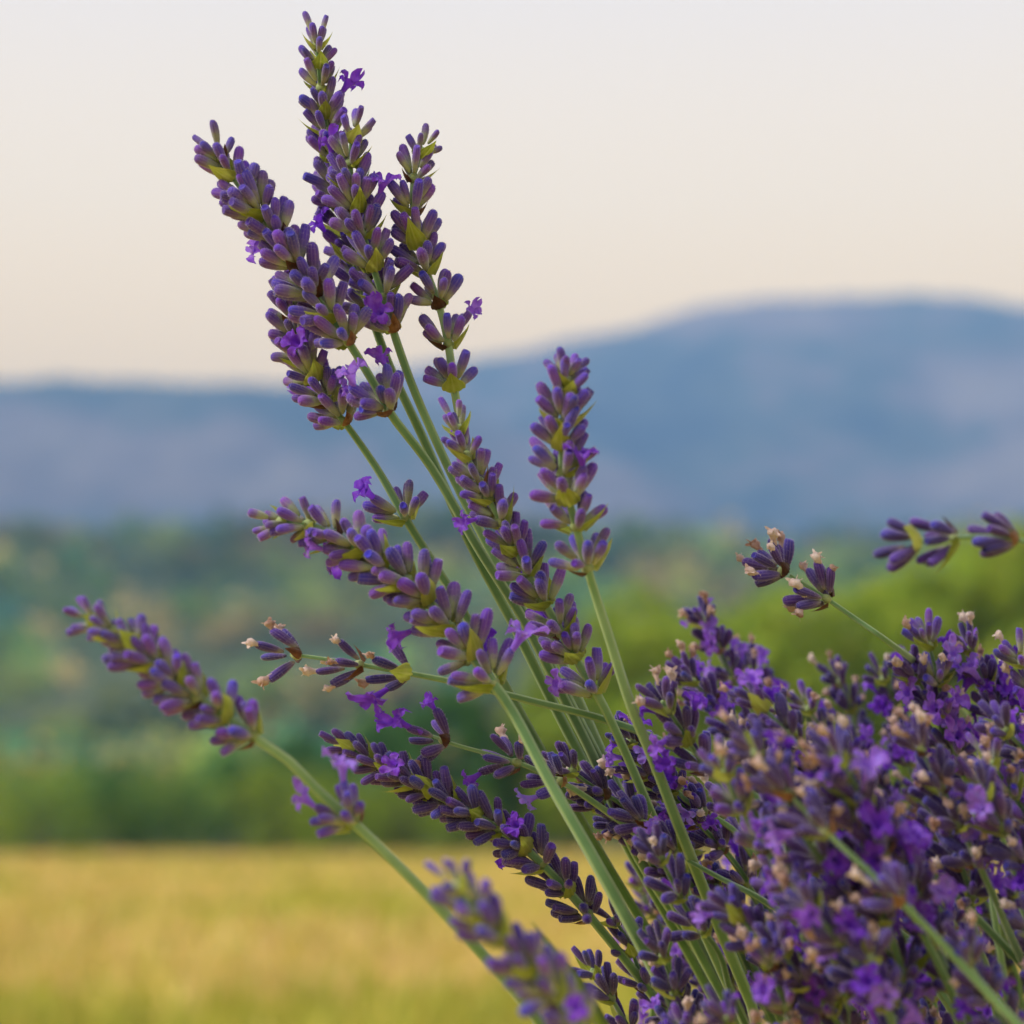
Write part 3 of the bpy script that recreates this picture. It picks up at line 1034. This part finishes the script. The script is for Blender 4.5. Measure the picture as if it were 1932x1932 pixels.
# a few bare stems that cross in front of the clump, each with its spike
XL = ['lavender stalk crossing the clump, longest bare stem in front of the deep purple flowers',
      'lavender stalk whose bare stem slants through the upper part of the clump',
      'dark budded lavender stalk whose bare stem crosses the two bundled green stems',
      'short dark lavender stalk with bare stem low in the shaded part of the clump']
for q, (pts, se, rem, kind) in enumerate([
    ([(1440, 1440, .500), (1500, 1510, .498), (1570, 1580, .496), (1640, 1645, .494), (1710, 1712, .492), (1810, 1815, .492), (1932, 1945, .49), (2000, 2020, .49)], 1.9, (3.9,), 'wither'),
    ([(1395, 1290, .545), (1440, 1335, .545), (1490, 1388, .545), (1565, 1470, .545), (1640, 1545, .546), (1760, 1650, .548), (1900, 1790, .55), (2000, 1900, .56)], 2.0, (3.6,), 'bud'),
    ([(1170, 1520, .585), (1215, 1555, .585), (1275, 1608, .585), (1350, 1652, .585), (1450, 1705, .587), (1560, 1790, .61), (1660, 1930, .62)], 2.0, (), 'bud'),
    ([(1340, 1680, .53), (1395, 1730, .53), (1450, 1795, .53), (1520, 1850, .53), (1585, 1895, .532), (1640, 1960, .54)], 2.0, (), 'bud')]):
    stalk(XL[q], 'lavender stalks with bare stems crossing the clump', pts, se, rem, seed=int(pts[0][0]), bud='bud_mature', size=1.0, nbud=(4, 5), thick=.85, young=.9, gap=(.007, .010), **OPTS[kind])


# ------------------------------------------------------------------ grass blade by the bottom spike
def blade(u0, v0, u1, v1, d):
    a, b = P(u0, v0, d), P(u1, v1, d + .02)
    foot = BASE + Vector((-.05, -.06, -.002))
    tang = (b - a).normalized()
    L = (foot - b).length
    low = []
    for q in range(1, 60):
        k = q / 59
        low.append(b * (2 * k ** 3 - 3 * k ** 2 + 1) + tang * L * .8 * (k ** 3 - 2 * k ** 2 + k) + foot * (-2 * k ** 3 + 3 * k ** 2) + Vector((0, 0, -1)) * L * .5 * (k ** 3 - k ** 2))
    path = [a + (b - a) * (q / 10) for q in range(11)] + low
    V, F = [], []
    n = len(path)
    for i, p in enumerate(path):
        w = .0016 * min(1, .06 + i / 9)
        V += [p - foot + Vector((-w, 0, 0)), p - foot + Vector((0, -.0006 * min(1, i / 9), 0)), p - foot + Vector((w, .0003, 0)), p - foot + Vector((0, .0005, 0))]
    for i in range(n - 1):
        for s in range(4):
            s2 = (s + 1) % 4
            F.append((i * 4 + s, i * 4 + s2, i * 4 + 4 + s2, i * 4 + 4 + s))
    F += [(3, 2, 1, 0), tuple(range(4 * n - 4, 4 * n))]
    obj('grass_blade', mesh('grass_blade', V, F, [M['leaf']]), None, Matrix.Translation(foot), label='single narrow green grass blade rising beside the soft-focus bottom spike', category='grass blade')


blade(1003, 1738, 1085, 1850, .50)

# ------------------------------------------------------------------ haze
t = NT('haze')
pv = t.add('ShaderNodeVolumePrincipled')
pv.inputs['Color'].default_value = (0.26, 0.51, 1.0, 1)
pv.inputs['Density'].default_value = 3.8e-4
pv.inputs['Density Attribute'].default_value = ''
pv.inputs['Anisotropy'].default_value = 0.0
t.ln(pv.outputs[0], t.out.inputs['Volume'])
zt = 0
for o in C.objects:
    if o.name.startswith('mountain'):
        zt = max(zt, max((o.matrix_basis @ v.co).z for v in o.data.vertices))
x0, x1, y0, y1, z0, z1 = -5200, 5200, -3200, 5200, -320, zt + 15
hv = [(x, y, z) for z in (z0, z1) for y in (y0, y1) for x in (x0, x1)]
hf = [(0, 2, 3, 1), (4, 5, 7, 6), (0, 1, 5, 4), (2, 6, 7, 3), (0, 4, 6, 2), (1, 3, 7, 5)]
obj('haze', mesh('haze', hv, hf, [t.m], smooth=False), kind='stuff', label='thin blue evening haze filling the air before the mountains', category='haze')
